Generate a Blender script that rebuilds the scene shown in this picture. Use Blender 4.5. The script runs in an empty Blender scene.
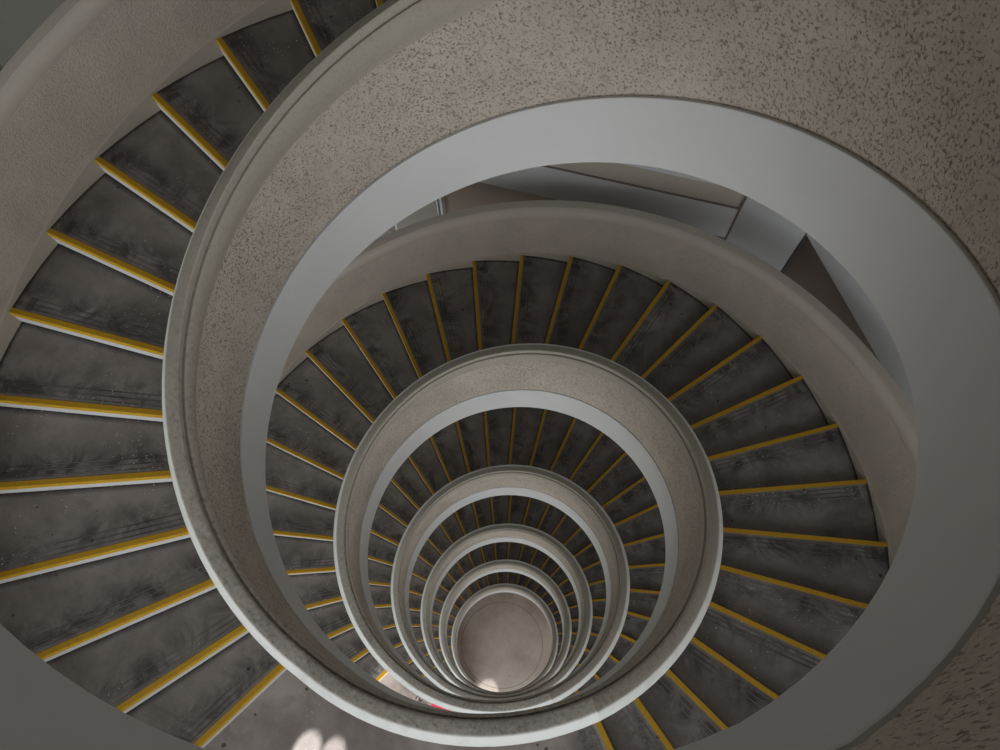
import bpy, math, random
from math import sin, cos, pi, floor, radians
random.seed(7)
sc = bpy.context.scene
col = sc.collection
TAU = 2 * pi
H = 0.15                      # riser
N = 30                        # risers in one turn of stair
TH0 = -0.356                  # bearing of the first nosing below each landing
D = 0.1741                    # angle of one tread
DN1, DN2 = -0.0474, -0.0111   # where the balustrade starts and stops sloping
RI, RIN, ROUT = 1.698, 1.80, 3.53
STOREY = N * H                # 4.5 drop in one full turn
# drop of each turn (the lower turns are a little taller) and the level of each landing
DROP = {-3: 4.5, -2: 4.5, -1: 4.5, 0: 4.5, 1: 4.5, 2: 4.75, 3: 5.10, 4: 5.30, 5: 5.30}
LEVEL = {-3: 13.5, -2: 9.0, -1: 4.5, 0: 0.0}
for _k in range(0, 6): LEVEL[_k + 1] = LEVEL[_k] - DROP[_k]
GROUND = LEVEL[5]
A30 = 29 * D                  # last nosing of a turn
S0, S1 = DN1, N * D + DN2     # sloping span of the balustrade

# ------------------------------------------------------------ materials
def mat(name):
    m = bpy.data.materials.new(name); m.use_nodes = True
    nt = m.node_tree; nt.nodes.clear()
    o = nt.nodes.new('ShaderNodeOutputMaterial'); b = nt.nodes.new('ShaderNodeBsdfPrincipled')
    nt.links.new(b.outputs[0], o.inputs[0])
    return m, nt, b
class G:
    """small wrapper that makes node graphs short to write"""
    def __init__(s, name, rough=0.8, spec=0.3):
        s.m, s.nt, s.b = mat(name)
        s.b.inputs['Roughness'].default_value = rough
        s.b.inputs['Specular IOR Level'].default_value = spec
        g = s.nt.nodes.new('ShaderNodeNewGeometry'); s.P = g.outputs['Position']
        s.Nrm = g.outputs['Normal']
    def n(s, t, **k):
        x = s.nt.nodes.new(t)
        for a, v in k.items(): setattr(x, a, v)
        return x
    def put(s, sock, v):
        if hasattr(v, 'is_linked') or hasattr(v, 'links'): s.nt.links.new(v, sock)
        elif isinstance(v, (tuple, list)):
            sock.default_value = tuple(v) + ((1,) if len(v) == 3 and sock.type == 'RGBA' else ())
        else: sock.default_value = v
    def noise(s, scale, detail=4, rough=0.55, vec=None, stretch=None, dist=0):
        v = vec if vec is not None else s.P
        if stretch:
            mp = s.n('ShaderNodeMapping'); s.put(mp.inputs[0], v); mp.inputs['Scale'].default_value = stretch; v = mp.outputs[0]
        x = s.n('ShaderNodeTexNoise'); s.put(x.inputs['Vector'], v)
        x.inputs['Scale'].default_value = scale; x.inputs['Detail'].default_value = detail
        x.inputs['Roughness'].default_value = rough; x.inputs['Distortion'].default_value = dist
        return x.outputs['Fac']
    def voro(s, scale, rnd=1.0, vec=None, out='Distance'):
        x = s.n('ShaderNodeTexVoronoi'); s.put(x.inputs['Vector'], vec if vec is not None else s.P)
        x.inputs['Scale'].default_value = scale; x.inputs['Randomness'].default_value = rnd
        return x.outputs[out]
    def ramp(s, v, a, b, lo=0.0, hi=1.0):
        x = s.n('ShaderNodeMapRange'); s.put(x.inputs[0], v)
        x.inputs[1].default_value = a; x.inputs[2].default_value = b
        x.inputs[3].default_value = lo; x.inputs[4].default_value = hi
        return x.outputs[0]
    def mth(s, op, a, b=0.0, c=None):
        x = s.n('ShaderNodeMath', operation=op); s.put(x.inputs[0], a); s.put(x.inputs[1], b)
        if c is not None: s.put(x.inputs[2], c)
        return x.outputs[0]
    def mix(s, f, a, b, mode='MIX'):
        x = s.n('ShaderNodeMix', data_type='RGBA', blend_type=mode)
        s.put(x.inputs[0], f); s.put(x.inputs[6], a); s.put(x.inputs[7], b)
        return x.outputs[2]
    def xyz(s, v):
        x = s.n('ShaderNodeSeparateXYZ'); s.put(x.inputs[0], v); return x.outputs
    def color(s, c): s.put(s.b.inputs['Base Color'], c); return s
    def bump(s, h, strength=0.3, dist=0.01):
        x = s.n('ShaderNodeBump'); x.inputs['Strength'].default_value = strength
        x.inputs['Distance'].default_value = dist; s.put(x.inputs['Height'], h)
        s.put(s.b.inputs['Normal'], x.outputs[0]); return s

def concrete_tread(name, landing=False):
    g = G(name, 0.75, 0.35)
    big = g.noise(1.6, 5, 0.6, dist=0.6); mid = g.noise(6, 6, 0.65); fine = g.noise(90, 3)
    k = 1.6 if landing else 1.0  # same concrete as the treads, lightened on landings to stand in for side light
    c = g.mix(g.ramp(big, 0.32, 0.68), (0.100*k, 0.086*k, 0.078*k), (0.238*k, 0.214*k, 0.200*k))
    c = g.mix(g.ramp(mid, 0.48, 0.75, 0, 0.6), c, (0.085*k, 0.077*k, 0.072*k))
    c = g.mix(g.ramp(fine, 0.3, 0.8, 0, 0.25), c, (0.26, 0.25, 0.24))
    uv = g.n('ShaderNodeUVMap').outputs[0]
    u, v, _ = g.xyz(uv)
    # grime collected around the grip grooves behind the nosing
    near = g.mth('MULTIPLY', g.ramp(v, 0.03, 0.07), g.ramp(v, 0.14, 0.32, 1, 0))
    gr = g.mth('MULTIPLY', near, g.ramp(g.noise(3.2, 6, 0.7, stretch=(1, 1, .3), dist=1.2), 0.40, 0.60))
    c = g.mix(g.mth('MULTIPLY', gr, 0.82), c, (0.028, 0.025, 0.024))
    inside = g.mth('MULTIPLY', g.ramp(u, 1.86, 1.87), g.ramp(u, 3.38, 3.385, 1, 0))
    for i, vv in enumerate((0.062, 0.100, 0.140)):
        d = g.mth('ABSOLUTE', g.mth('SUBTRACT', v, vv))
        dark = g.mth('MULTIPLY', g.ramp(d, 0.004, 0.007, 1, 0), inside)
        c = g.mix(g.mth('MULTIPLY', dark, 0.75), c, (0.03, 0.028, 0.026))
        lite = g.mth('MULTIPLY', g.ramp(d, 0.0012, 0.0024, 1, 0), inside)
        lite = g.mth('MULTIPLY', lite, g.ramp(g.noise(2.3, 3), 0.35, 0.6))
        c = g.mix(g.mth('MULTIPLY', lite, 0.55), c, (0.42, 0.41, 0.39))
    # darker repair patch where the grooves stop
    pat = g.mth('MULTIPLY', g.mth('MULTIPLY', g.ramp(u, 3.375, 3.38), g.ramp(u, 3.43, 3.435, 1, 0)),
                g.mth('MULTIPLY', g.ramp(v, 0.045, 0.05), g.ramp(v, 0.15, 0.155, 1, 0)))
    c = g.mix(g.mth('MULTIPLY', pat, 0.6), c, (0.035, 0.032, 0.03))
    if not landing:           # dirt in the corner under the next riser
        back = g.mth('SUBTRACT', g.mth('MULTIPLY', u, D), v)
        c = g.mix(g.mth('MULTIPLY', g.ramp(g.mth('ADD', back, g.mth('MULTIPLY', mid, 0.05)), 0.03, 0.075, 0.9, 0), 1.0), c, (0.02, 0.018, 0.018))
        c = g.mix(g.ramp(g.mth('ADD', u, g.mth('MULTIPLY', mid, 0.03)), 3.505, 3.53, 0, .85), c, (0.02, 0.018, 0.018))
    # black gum spots, and pale paint specks
    vd = g.mth('ADD', g.voro(5.5), g.mth('MULTIPLY', g.mth('SUBTRACT', g.noise(14, 3, 0.7), 0.5), 0.16))
    c = g.mix(g.mth('MULTIPLY', g.ramp(vd, 0.055, 0.085, 1, 0), g.ramp(g.noise(1.7, 2), 0.36, 0.48, 0, 0.85)), c, (0.016, 0.015, 0.015))
    vs = g.voro(17); msk = g.ramp(g.noise(1.1, 2), 0.50, 0.62)
    c = g.mix(g.mth('MULTIPLY', g.ramp(vs, 0.075, 0.11, 1, 0), msk), c, (0.52, 0.47, 0.42))
    vs2 = g.voro(31); msk2 = g.ramp(g.noise(1.9, 2), 0.55, 0.66)
    c = g.mix(g.mth('MULTIPLY', g.ramp(vs2, 0.10, 0.14, 1, 0), msk2), c, (0.5, 0.47, 0.45))
    g.color(c).bump(g.mth('ADD', fine, g.mth('MULTIPLY', mid, 2)), 0.25, 0.004)
    return g.m

def stipple(name, base, dark, pits=1.0):
    g = G(name, 0.9, 0.15)
    n1 = g.noise(55, 3, 0.6); n2 = g.noise(2.2, 5, 0.6); n3 = g.noise(30, 2, 0.5)
    c = g.mix(g.ramp(n2, 0.3, 0.7), [x*0.88 for x in base], [x*1.08 for x in base])
    dens = g.noise(1.3, 3, 0.6)
    thr = g.ramp(dens, 0.35, 0.70, 0.585, 0.515)
    sp = g.mth('SUBTRACT', g.noise(68, 2.5, 0.55, dist=0.15), thr)
    c = g.mix(g.ramp(sp, 0.0, 0.10, 0, pits), c, dark)
    c = g.mix(g.ramp(n3, 0.52, 0.75, 0, 0.4*pits), c, dark)
    c = g.mix(g.ramp(g.noise(0.9, 4, 0.6), 0.5, 0.75, 0, 0.35*pits), c, dark)
    c = g.mix(g.ramp(g.voro(9), 0.04, 0.09, .55*pits, 0), c, dark)
    g.color(c).bump(g.mth('SUBTRACT', n1, g.ramp(sp, -0.02, 0.05)), 0.6, 0.006)
    return g.m

def smooth_paint(name, base, stain=0.0, rough=0.7, bump=0.05, edge=False):
    g = G(name, rough, 0.3)
    n = g.noise(1.4, 5, 0.6); f = g.noise(60, 3)
    c = g.mix(g.ramp(n, 0.3, 0.7), [x*0.95 for x in base], [min(1, x*1.03) for x in base])
    if stain:
        z = g.xyz(g.Nrm)[2]
        up = g.ramp(z, 0.62, 0.84)      # only upward tops gather grime
        s = g.mth('MULTIPLY', up, g.ramp(g.mth('ADD', g.mth('MULTIPLY', g.noise(40, 5, 0.7), 0.6), g.mth('MULTIPLY', g.noise(1.2, 4, 0.6), 0.6)), 0.42, 0.78))
        x, y, _ = g.xyz(g.P)          # darkest where people lean by the landings
        rr = g.mth('SQRT', g.mth('ADD', g.mth('MULTIPLY', x, x), g.mth('MULTIPLY', y, y)))
        by = g.mth('DIVIDE', g.mth('ADD', g.mth('MULTIPLY', x, cos(radians(-72))), g.mth('MULTIPLY', y, sin(radians(-72)))), rr)
        lean = g.ramp(by, 0.1, 0.85, 0.30, 1.0)
        s = g.mth('MULTIPLY', g.mth('ADD', g.mth('MULTIPLY', s, 0.6), g.mth('MULTIPLY', up, 0.4)), lean)
        c = g.mix(g.mth('MULTIPLY', s, stain), c, (0.105, 0.092, 0.080))
        c = g.mix(g.mth('MULTIPLY', g.mth('MULTIPLY', g.ramp(g.noise(35, 4, .7), 0.50, 0.66), lean), 0.55*stain), c, (0.07, 0.062, 0.055))
        if edge:                      # paler colour on the bevel that faces the treads
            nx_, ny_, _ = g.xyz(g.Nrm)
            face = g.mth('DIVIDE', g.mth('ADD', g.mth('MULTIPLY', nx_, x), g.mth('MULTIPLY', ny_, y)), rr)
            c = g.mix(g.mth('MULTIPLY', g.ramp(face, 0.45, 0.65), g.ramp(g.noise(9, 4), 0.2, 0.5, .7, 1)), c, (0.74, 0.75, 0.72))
    g.color(c).bump(f, bump, 0.004)
    return g.m

M = {}
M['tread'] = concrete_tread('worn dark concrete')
M['landing'] = concrete_tread('worn concrete lit tone', True)
M['stipple'] = stipple('stippled render', (0.555, 0.50, 0.43), (0.18, 0.14, 0.11), 0.8)
M['outer_stipple'] = stipple('fine stippled render', (0.50, 0.445, 0.385), (0.30, 0.26, 0.22), 0.25)
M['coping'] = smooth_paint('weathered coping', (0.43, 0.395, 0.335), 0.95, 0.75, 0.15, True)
M['outer_coping'] = smooth_paint('outer coping', (0.50, 0.45, 0.39), 0.35, 0.75, 0.1)
M['white'] = smooth_paint('white paint', (0.68, 0.685, 0.68))
M['riser'] = smooth_paint('white riser paint', (0.78, 0.78, 0.77))
M['facade'] = smooth_paint('facade white', (0.66, 0.68, 0.69))
M['beige'] = smooth_paint('facade beige', (0.50, 0.46, 0.39))
M['brown'] = smooth_paint('facade brown', (0.30, 0.25, 0.21))
M['pane'] = smooth_paint('pale grey panel', (0.34, 0.32, 0.29))
M['rust'] = smooth_paint('brown seam', (0.22, 0.17, 0.15))
M['shade'] = smooth_paint('facade shade tone', (0.13, 0.13, 0.11))  # facade colour darkened to stand in for shade
M['dark'] = smooth_paint('dark gap', (0.10, 0.09, 0.085))
M['skirt'] = smooth_paint('skirting paint', (0.38, 0.34, 0.29), 0)
def yellow(name, c1, c2):
    g = G(name, 0.55, 0.4); n = g.noise(25, 5, 0.7); n2 = g.noise(4, 4)
    c = g.mix(g.ramp(n2, 0.35, 0.7), c1, c2)
    c = g.mix(g.ramp(g.xyz(g.Nrm)[2], 0.4, 0.8, 0, 0.60), c, (0.22, 0.11, 0.004))
    c = g.mix(g.ramp(n, 0.56, 0.75, 0, 0.55), c, (0.16, 0.11, 0.03))
    g.color(c).bump(n, 0.1, 0.003); return g.m
M['yellow'] = yellow('yellow nosing paint', (0.70, 0.40, 0.008), (0.80, 0.48, 0.012))
def floor_mat():
    g = G('ground concrete', 0.6, 0.4)
    n = g.noise(0.8, 5, 0.6); m = g.noise(5, 6, 0.7)
    c = g.mix(g.ramp(n, 0.3, 0.7), (0.36, 0.285, 0.23), (0.60, 0.53, 0.47))
    c = g.mix(g.ramp(m, 0.6, 0.8, 0, 0.5), c, (0.22, 0.19, 0.17))
    c = g.mix(g.ramp(g.voro(2.2), 0.03, 0.07, .7, 0), c, (0.15, 0.13, 0.12))
    x, y, _ = g.xyz(g.P)
    r = g.mth('SQRT', g.mth('ADD', g.mth('MULTIPLY', x, x), g.mth('MULTIPLY', y, y)))
    d = g.mth('ABSOLUTE', g.mth('SUBTRACT', r, 1.55))
    c = g.mix(g.ramp(d, 0.006, 0.016, 0.7, 0), c, (0.13, 0.11, 0.10))
    th = g.mth('ARCTAN2', y, x)        # radial joints outside the circle
    fr = g.mth('ABSOLUTE', g.mth('SUBTRACT', g.mth('FRACT', g.mth('MULTIPLY', th, 6/TAU)), 0.5))
    j = g.mth('MULTIPLY', g.ramp(fr, 0.0015, 0.004, 0.6, 0), g.ramp(r, 1.54, 1.56))
    c = g.mix(j, c, (0.15, 0.13, 0.12))
    g.color(c).bump(m, 0.1, 0.004); return g.m
M['floor'] = floor_mat()
def plain(name, c, rough=0.7):
    g = G(name, rough); n = g.noise(20, 3)
    g.color(g.mix(g.ramp(n, 0.3, 0.7), [x*0.85 for x in c], c)); return g.m
M['red'] = plain('red cloth', (0.50, 0.03, 0.06))
M['ink'] = plain('black marking paint', (0.03, 0.03, 0.03))
M['roof_blocker'] = plain('roof concrete', (0.35, 0.33, 0.31))

# ------------------------------------------------------------ builders
def tag(o, label=None, cat=None, group=None, kind=None):
    if label: o['label'] = label
    if cat: o['category'] = cat
    if group: o['group'] = group
    if kind: o['kind'] = kind
    return o
def empty(name, loc):
    o = bpy.data.objects.new(name, None); o.location = loc; o.empty_display_size = 0.3
    col.objects.link(o); return o
def mesh(name, verts, faces, m, parent=None, smooth=False, uvs=None, sharp=None):
    me = bpy.data.meshes.new(name); me.from_pydata(verts, [], faces)
    me.materials.append(M[m])
    if uvs:
        l = me.uv_layers.new(name='UVMap')
        for lp in me.loops: l.data[lp.index].uv = uvs[lp.vertex_index]
    if smooth:
        me.polygons.foreach_set('use_smooth', [True]*len(me.polygons))
        me.set_sharp_from_angle(angle=radians(28))
    me.update()
    o = bpy.data.objects.new(name, me); col.objects.link(o); o.parent = parent
    return o
def pitch(a):                  # height of the nosing line (level along landings)
    t = floor(a/TAU + 0.08); u = a - t*TAU
    return LEVEL[t] - DROP[t]*min(1, max(0, (u - S0)/(S1 - S0)))
def sweep(name, prof, a0, a1, m, parent=None, zb=0.0, level=None, step=None, smooth=True, closed=True, zf=None):
    """closed profile (radius, height above the nosing line) swept round the well"""
    n = max(1, int(math.ceil((a1 - a0)/(step or D/3)-1e-6)))
    vs, fs = [], []; k = len(prof)
    for i in range(n + 1):
        a = a0 + (a1 - a0)*i/n; th = TH0 + a
        z = level if level is not None else (zf or pitch)(a)
        for r, h in prof: vs.append((r*cos(th), r*sin(th), z + h - zb))
    for i in range(n):
        for j in range(k if closed else k - 1):
            j2 = (j + 1) % k
            fs.append((i*k + j, i*k + j2, (i+1)*k + j2, (i+1)*k + j))
    if closed:
        fs.append(tuple(range(k))[::-1]); fs.append(tuple(n*k + j for j in range(k)))
    o = mesh(name, vs, fs, m, parent, smooth)
    return o
def fix_normals(o):
    import bmesh
    bm = bmesh.new(); bm.from_mesh(o.data); bmesh.ops.recalc_face_normals(bm, faces=bm.faces); bm.to_mesh(o.data); bm.free()
    return o

# profiles (radius, height above nosing line)
P_WALL = [(1.802, -0.30), (1.802, 0.93), (1.70, 0.93), (1.70, 0.79), (1.698, 0.785), (1.698, -0.010), (1.718, -0.013), (1.718, -0.036), (1.7125, -0.036), (1.7125, -0.30)]
P_COPE = [(1.803, 0.925), (1.812, 0.945), (1.815, 0.968), (1.804, 0.998), (1.783, 1.036), (1.770, 1.054), (1.755, 1.066), (1.735, 1.074), (1.692, 1.090),
          (1.680, 1.090), (1.674, 1.082), (1.672, 1.046), (1.678, 1.040), (1.676, 1.030), (1.660, 1.032), (1.650, 1.018), (1.642, 0.975), (1.645, 0.93), (1.657, 0.885), (1.674, 0.84), (1.687, 0.806), (1.687, 0.798), (1.696, 0.796), (1.6975, 0.787), (1.7015, 0.787), (1.7015, 0.925)]
P_STRING = [(1.694, -0.043), (1.697, -0.038), (1.7118, -0.038), (1.7118, -0.56), (1.697, -0.584), (1.694, -0.580)]
P_SLAB = [(1.7116, -0.29), (3.72, -0.29), (3.72, -0.55), (3.68, -0.584), (1.7116, -0.584)]
P_OUT = [(3.536, -0.30), (3.536, 0.0), (3.640, 0.655), (3.646, 0.668), (3.646, 0.70), (3.81, 0.70), (3.81, -0.62), (3.722, -0.62), (3.722, -0.30)]
P_OCOPE = [(3.640, 0.650), (3.638, 0.672), (3.650, 0.715), (3.675, 0.752), (3.705, 0.768), (3.790, 0.765), (3.818, 0.752), (3.826, 0.72), (3.826, 0.66), (3.8102, 0.66), (3.8102, 0.701), (3.6458, 0.701), (3.6458, 0.668)]
P_SKIRT = [(3.535, -0.32), (3.526, -0.32), (3.526, 0.030), (3.530, 0.040), (3.547, 0.050), (3.5365, 0.0)]

def balustrade(root, a0, a1, zb, outer=True, level=None):
    w = fix_normals(sweep('inner_parapet', P_WALL, a0, a1, 'stipple', root, zb, level))
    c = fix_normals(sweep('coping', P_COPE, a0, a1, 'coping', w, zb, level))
    s = fix_normals(sweep('stringer', P_STRING, a0, a1, 'white', root, zb, level))
    s['label'] = 'smooth white band below the stippled face'
    if outer:
        w2 = fix_normals(sweep('outer_parapet', P_OUT, a0, a1, 'outer_stipple', root, zb, level))
        fix_normals(sweep('coping', P_OCOPE, a0, a1, 'outer_coping', w2, zb, level))
        fix_normals(sweep('skirting', P_SKIRT, a0, a1, 'skirt', w2, zb, level))

# --- one tread, built once: front edge on the local x axis, top at z = 0
def sector(r0, r1, a0, a1, z0, z1, n=4):
    vs, fs, uv = [], [], []
    for i in range(n + 1):
        a = a0 + (a1 - a0)*i/n
        for r, z in ((r0, z1), (r1, z1), (r1, z0), (r0, z0)):
            vs.append((r*cos(a), r*sin(a), z)); uv.append((r, -a*r))
    for i in range(n):
        for j in range(4):
            fs.append((i*4+j, (i+1)*4+j, (i+1)*4+(j+1) % 4, i*4+(j+1) % 4))
    fs.append((0, 1, 2, 3)); fs.append(tuple(n*4+j for j in (3, 2, 1, 0)))
    return vs, fs, uv
def bar(prof, r0, r1):
    """profile (y towards the lower step, z) run straight along x from r0 to r1"""
    k = len(prof); vs = [(r, y, z) for r in (r0, r1) for y, z in prof]
    fs = [(j, (j+1) % k, k+(j+1) % k, k+j) for j in range(k)]
    fs += [tuple(range(k))[::-1], tuple(k+j for j in range(k))]
    return vs, fs
P_NOSE = [(-0.034, -0.01), (-0.034, 0.0035), (0.003, 0.0035), (0.0075, -0.001), (0.0075, -0.048), (-0.004, -0.048), (-0.004, -0.01)]
P_RISE = [(-0.004, -0.0482), (0.005, -0.0482), (0.005, -H+0.012), (0.0, -H+0.0005), (-0.004, -H+0.0005)]

def make_nosing(parent):
    o = fix_normals(mesh('nosing', *bar(P_NOSE, 1.803, 3.526), 'yellow', parent)); return o
def make_riser(parent):
    return fix_normals(mesh('riser', *bar(P_RISE, 1.803, 3.525), 'riser', parent))

def make_step():
    vs, fs, uv = sector(1.8025, 3.5278, -D, 0, -0.29, 0)
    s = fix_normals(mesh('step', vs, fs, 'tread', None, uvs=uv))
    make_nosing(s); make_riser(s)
    return s
proto = make_step()
used = False
def place_step(root, ang, z):
    global used
    if not used:
        s = proto; used = True
    else:
        s = proto.copy(); col.objects.link(s)
        for ch in proto.children:
            c = ch.copy(); col.objects.link(c); c.parent = s
    s.parent = root; s.location = (0, 0, z); s.rotation_euler = (0, 0, ang)
    return s

FL = {-2: 'uppermost curved stair flight, rising out of the frame beside the lens with broad white band',
      -1: 'nearest full flight of dark treads with yellow nosings, sweeping down the left side',
      0: 'wide second flight of dark treads fanning across the top and right, walls seen beyond',
      1: 'third flight down, its treads framed by the second pale ring',
      2: 'fourth flight down, narrow dark treads inside the third pale ring',
      3: 'fifth flight down, thin sliver of treads inside the fourth ring',
      4: 'lowest flight, small dark treads wrapped tightly round the bottom floor disc'}
LD = {-1: 'topmost landing close beside the viewer, only its white edge band and rim showing',
      0: 'grey concrete landing at the foot of the nearest flight, sunlit patches on its floor',
      1: 'pale landing one turn below the nearest, red mat lying on it',
      2: 'third landing down, thin pale crescent between stacked copings',
      3: 'fourth landing down, slim bright line between the small lower rings',
      4: 'lowest landing above the ground floor, barely open between rings'}
for j in range(-2, 5):
    zb = LEVEL[j + 1]; hh = DROP[j]/N
    root = empty('stair_flight', (0, 0, zb))
    tag(root, FL[j], 'staircase', 'flights of the spiral stair')
    base = j*TAU
    for k in range(2, 31):
        s = place_step(root, TH0 + (k-1)*D, DROP[j] - (k-1)*hh); s.scale = (1, 1, hh/H)
    # first nosing of the flight sits on the landing above; waist slab under the treads
    balustrade(root, base + S0, base + (S1 if j < 4 else S1 + 0.02), zb)
    fix_normals(sweep('waist_slab', P_SLAB, base + 0.03, base + A30 + (0.08 if j < 4 else -0.45), 'white', root, zb))
for j in range(-1, 5):
    z = LEVEL[j]
    root = empty('stair_landing', (0, 0, z))
    tag(root, LD[j], 'landing', 'landings of the spiral stair')
    b0, b1 = j*TAU - TAU + A30, j*TAU
    vs, fs, uv = sector(1.8025, 3.5278, b0 - b1, 0, -0.29, 0, 24)
    s = fix_normals(mesh('landing_slab', vs, fs, 'landing', root, uvs=uv)); s.rotation_euler = (0, 0, TH0)
    make_nosing(s); make_riser(s).scale = (1, 1, (DROP[j]/N/H if j < 5 else 1))
    balustrade(root, (j-1)*TAU + S1, b1 + S0, z, True, z)
    fix_normals(sweep('soffit', [(1.7116, -0.29), (3.72, -0.29), (3.72, -0.55), (3.68, -0.584), (1.7116, -0.584)], (j-1)*TAU + A30 + 0.08, b1 + 0.03, 'white', root, z, z))

# ------------------------------------------------------------ ground and surroundings
def disc_floor():
    n = 96; vs = [(0, 0, GROUND)] + [(14*cos(TAU*i/n), 14*sin(TAU*i/n), GROUND) for i in range(n)]
    fs = [(0, i + 1, (i + 1) % n + 1) for i in range(n)]
    o = mesh('floor', vs, fs, 'floor'); tag(o, 'pale concrete ground floor at the bottom of the stairwell', 'floor', kind='structure')
disc_floor()

def wall_piece(name, origin, direc, s0, s1, z0, z1, depth, m, parent, back=0.0):
    """box standing on a facade line: s along it, `depth` thick behind the face, set back by `back`"""
    dx, dy = direc; nx, ny = -dy, dx
    if nx*origin[0] + ny*origin[1] < 0: nx, ny = -nx, -ny
    def p(s, d, z): return (origin[0] + dx*s + nx*d, origin[1] + dy*s + ny*d, z)
    vs = [p(s, d, z) for z in (z0, z1) for s, d in ((s0, back), (s1, back), (s1, depth), (s0, depth))]
    fs = [(0, 1, 2, 3), (4, 5, 6, 7), (0, 1, 5, 4), (1, 2, 6, 5), (2, 3, 7, 6), (3, 0, 4, 7)]
    return fix_normals(mesh(name, vs, fs, m, parent))
def facade(name, origin, direc, beam, label):
    root = empty(name, (origin[0], origin[1], GROUND)); tag(root, label, 'wall', kind='structure')
    o2 = (0, 0)
    per = STOREY/2
    org = origin; L = 10.5
    def piece(n, s0, s1, z0, z1, depth, m, back=0):
        o = wall_piece(n, org, direc, s0, s1, z0, z1, depth, m, None, back)
        for v in o.data.vertices: v.co.x -= org[0]; v.co.y -= org[1]; v.co.z -= GROUND
        o.parent = root; return o
    piece('infill', -0.1, L, GROUND, 10.4, 0.75, 'brown', 0.30 if beam else 0.14)
    if beam: piece('shaded_bay', 7.2, 14.5, GROUND, 10.4, 0.5, 'shade', -0.02)
    for k in range(-4, 2):
        z = -1.15 + 4.5*k
        if z - 3 < GROUND: continue
        piece('upper_band', 0, 7.2 if beam else L, z, z + 1.4, 0.32 if beam else 0.2, 'facade')
        if beam:
            piece('slot_panel', 0, 7.2, z - 0.33, z, 0.32, 'beige', 0.02)
            piece('shadow_gap', 0, 7.2, z - 0.352, z - 0.33, 0.32, 'rust', 0.005)
            piece('beam', 0, 7.2, z - 0.92, z - 0.352, 0.32, 'facade')
            piece('pale_panel', 3.93, 4.68, z - 3.15, z - 0.92, 0.32, 'pane', 0.24)
            piece('mullion', 3.86, 3.90, z - 3.15, z - 0.92, 0.32, 'facade', 0.20)
            piece('mullion', 3.93, 3.95, z - 3.15, z - 0.92, 0.32, 'facade', 0.20)
            piece('mullion', 4.68, 4.71, z - 3.15, z - 0.92, 0.32, 'facade', 0.22)
    return root
LDIR = (-0.873, -0.488); RDIR = (0.889, -0.457)
left = facade('wall_left', (-0.50, 4.625), LDIR, True, 'white and beige banded facade wall left of the pier')
right = facade('wall_right', (0.28, 4.60), RDIR, False, 'white facade wall with brown recess right of the pier')
# pier at the corner between the two facades
def pier():
    pts = [(-0.50, 4.615), (0.275, 4.595), (0.285, 5.3), (-0.80, 5.3)]
    vs = [(x, y, z) for z in (GROUND, 10.4) for x, y in pts]
    fs = [(0, 1, 2, 3), (4, 5, 6, 7), (0, 1, 5, 4), (1, 2, 6, 5), (2, 3, 7, 6), (3, 0, 4, 7)]
    o = fix_normals(mesh('pillar', vs, fs, 'facade')); tag(o, 'white concrete pier between the two facade walls', 'pier', kind='structure')
    vs = [(x, y, z) for z in (GROUND, 10.4) for x, y in ((0.272, 4.594), (0.287, 4.585), (0.30, 4.72), (0.272, 4.72))]
    g_ = fix_normals(mesh('trim_1', vs, fs, 'dark')); tag(g_, 'dark joint strip down the right edge of the pier', 'trim', kind='structure')
    vs = [(x, y, z) for z in (GROUND, 10.4) for x, y in ((-0.525, 4.604), (-0.50, 4.613), (-0.5, 4.7), (-0.55, 4.7))]
    g_ = fix_normals(mesh('trim_2', vs, fs, 'rust')); tag(g_, 'dark joint strip down the left edge of the pier', 'trim', kind='structure')
pier()
# extra wall added to block sky light on the left side
def blocker(name, label, bearing, dist, width, m):
    t = radians(bearing); cx, cy = dist*cos(t), dist*sin(t); tx, ty = -sin(t), cos(t)
    vs = [(cx + tx*s_ + cos(t)*d_, cy + ty*s_ + sin(t)*d_, z) for z in (GROUND, 10.4) for s_, d_ in ((-width/2, 0), (width/2, 0), (width/2, .4), (-width/2, .4))]
    fs = [(0, 1, 2, 3), (4, 5, 6, 7), (0, 1, 5, 4), (1, 2, 6, 5), (2, 3, 7, 6), (3, 0, 4, 7)]
    o = fix_normals(mesh(name, vs, fs, m)); tag(o, label, 'wall', kind='structure')
blocker('wall_blocker', 'dark wall added beyond the left side of the stair to block light', 203, 8.6, 9.0, 'shade')

# unseen slab added above the camera to block sky light
def roof_blocker():
    n = 64; vs = []; 
    for z in (10.4, 10.7):
        vs += [(8.0*cos(TAU*i/n), 8.0*sin(TAU*i/n), z) for i in range(n)]
    fs = [tuple(range(n)), tuple(range(n, 2*n))] + [(i, (i+1) % n, n+(i+1) % n, n+i) for i in range(n)]
    o = fix_normals(mesh('ceiling_blocker', vs, fs, 'roof_blocker')); tag(o, 'concrete slab added over the stair to block sky light', 'roof_blocker', kind='structure')
roof_blocker()

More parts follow.
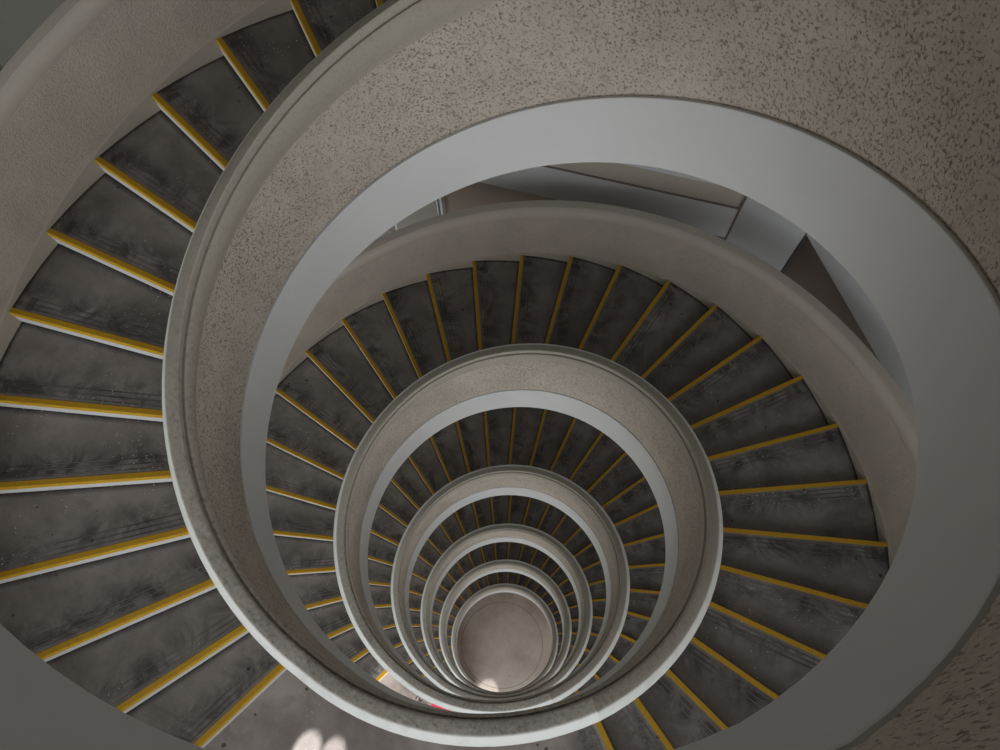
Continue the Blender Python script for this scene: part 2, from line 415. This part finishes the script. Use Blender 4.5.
# red mat and black marks on the second landing
def on_ring(r, deg): t = radians(deg); return (r*cos(t), r*sin(t))
def mat_obj():
    pts = [on_ring(1.825, -70.5), on_ring(1.825, -62.0), on_ring(2.25, -61.0), on_ring(2.30, -69.0)]
    z = -STOREY + 0.001
    vs = [(x, y, z + h) for h in (0, 0.008) for x, y in pts]
    fs = [(0, 1, 2, 3), (4, 5, 6, 7), (0, 1, 5, 4), (1, 2, 6, 5), (2, 3, 7, 6), (3, 0, 4, 7)]
    o = fix_normals(mesh('floor_mat', vs, fs, 'red')); tag(o, 'small red mat on the pale landing, mostly hidden by the rim', 'mat')
mat_obj()
def marks():
    vs, fs = [], []
    def stroke(p, q_, w=0.009):
        dx, dy = q_[0]-p[0], q_[1]-p[1]; L = math.hypot(dx, dy) or 1; nx, ny = -dy/L*w, dx/L*w
        b = len(vs)
        for X, Y in ((p[0]+nx, p[1]+ny), (q_[0]+nx, q_[1]+ny), (q_[0]-nx, q_[1]-ny), (p[0]-nx, p[1]-ny)): vs.append((X, Y, 0))
        fs.append((b, b+1, b+2, b+3))
    for a, b in (((0, .12), (.10, .12)), ((.05, .12), (.05, 0)),                      # T
                 ((.11, .08), (.13, 0)), ((.13, 0), (.15, .06)), ((.15, .06), (.17, 0)), ((.17, 0), (.19, .08)),   # w
                 ((.21, .04), (.25, .04)), ((.27, .06), (.27, 0)), ((.31, .05), (.35, .01))): stroke([q*0.6 for q in a], [q*0.6 for q in b], 0.006)
    o = mesh('painted_lettering', vs, fs, 'ink'); tag(o, 'small black hand lettering on the pale landing beside the red mat', 'lettering')
    x, y = on_ring(1.93, -77.5); o.location = (x, y, -STOREY + 0.0015); o.rotation_euler = (0, 0, radians(15))
marks()

# ------------------------------------------------------------ light
w = bpy.data.worlds.new('World'); sc.world = w; w.use_nodes = True
nt = w.node_tree; bg = nt.nodes['Background']
tc = nt.nodes.new('ShaderNodeTexCoord'); dt = nt.nodes.new('ShaderNodeVectorMath'); dt.operation = 'DOT_PRODUCT'
_b, _e = radians(-44), radians(26)
dt.inputs[1].default_value = (cos(_b)*cos(_e), sin(_b)*cos(_e), sin(_e))
mr = nt.nodes.new('ShaderNodeMapRange'); mr.interpolation_type = 'SMOOTHSTEP'
mr.inputs[1].default_value = 0.1; mr.inputs[2].default_value = 1.0; mr.inputs[3].default_value = 0.21; mr.inputs[4].default_value = 1.78
nt.links.new(tc.outputs['Generated'], dt.inputs[0]); nt.links.new(dt.outputs['Value'], mr.inputs[0]); nt.links.new(mr.outputs[0], bg.inputs[1])
mx = nt.nodes.new('ShaderNodeMix'); mx.data_type = 'RGBA'
m2 = nt.nodes.new('ShaderNodeMapRange'); m2.inputs[1].default_value = 0.1; m2.inputs[2].default_value = 0.8
nt.links.new(dt.outputs['Value'], m2.inputs[0]); nt.links.new(m2.outputs[0], mx.inputs[0])
mx.inputs[6].default_value = (1.0, 0.94, 0.86, 1); mx.inputs[7].default_value = (0.95, 0.98, 1.0, 1)
nt.links.new(mx.outputs[2], bg.inputs[0])
def spot(name, target, bearing, elev, dist, energy, size, color=(1, .96, .9)):
    l = bpy.data.lights.new(name, 'SPOT'); l.energy = energy; l.spot_size = radians(size); l.spot_blend = 0.35; l.color = color
    l.shadow_soft_size = 0.02
    o = bpy.data.objects.new(name, l); col.objects.link(o)
    t = radians(bearing); e = radians(elev)
    d = (cos(t)*cos(e), sin(t)*cos(e), sin(e))
    o.location = [target[i] + d[i]*dist for i in range(3)]
    import mathutils
    o.rotation_euler = mathutils.Vector(d).to_track_quat('Z', 'Y').to_euler()
    return o
spot('sun_patch', (0.47, -2.23, 0), -70, 42, 4, 2600, 2.8, (1, .98, .96))
spot('sun_patch', (0.62, -2.12, 0), -66, 42, 4, 2200, 2.5, (1, .98, .96))
spot('sun_patch', (0.50, -2.15, LEVEL[1]), -72, 30, 5, 2000, 16, (1, .98, .96))
spot('sun_patch', (1.06, -1.98, GROUND), -58, 35, 6, 3000, 10, (1, .98, .95))

# ------------------------------------------------------------ camera
cd = bpy.data.cameras.new('camera'); cam = bpy.data.objects.new('camera', cd); col.objects.link(cam)
cam.location = (1.1562, -0.9649, 5.6458); cam.rotation_euler = (0.4029, 0.0072, 0.7830)
cd.sensor_width = 36; cd.lens = 731.83*36/1000; cd.clip_start = 0.02; cd.clip_end = 200
sc.camera = cam
sc.view_settings.view_transform = 'Standard'
sc.view_settings.look = 'None'
sc.view_settings.exposure = 0
sc.render.film_transparent = False
sc.cycles.max_bounces = 10
sc.cycles.diffuse_bounces = 6
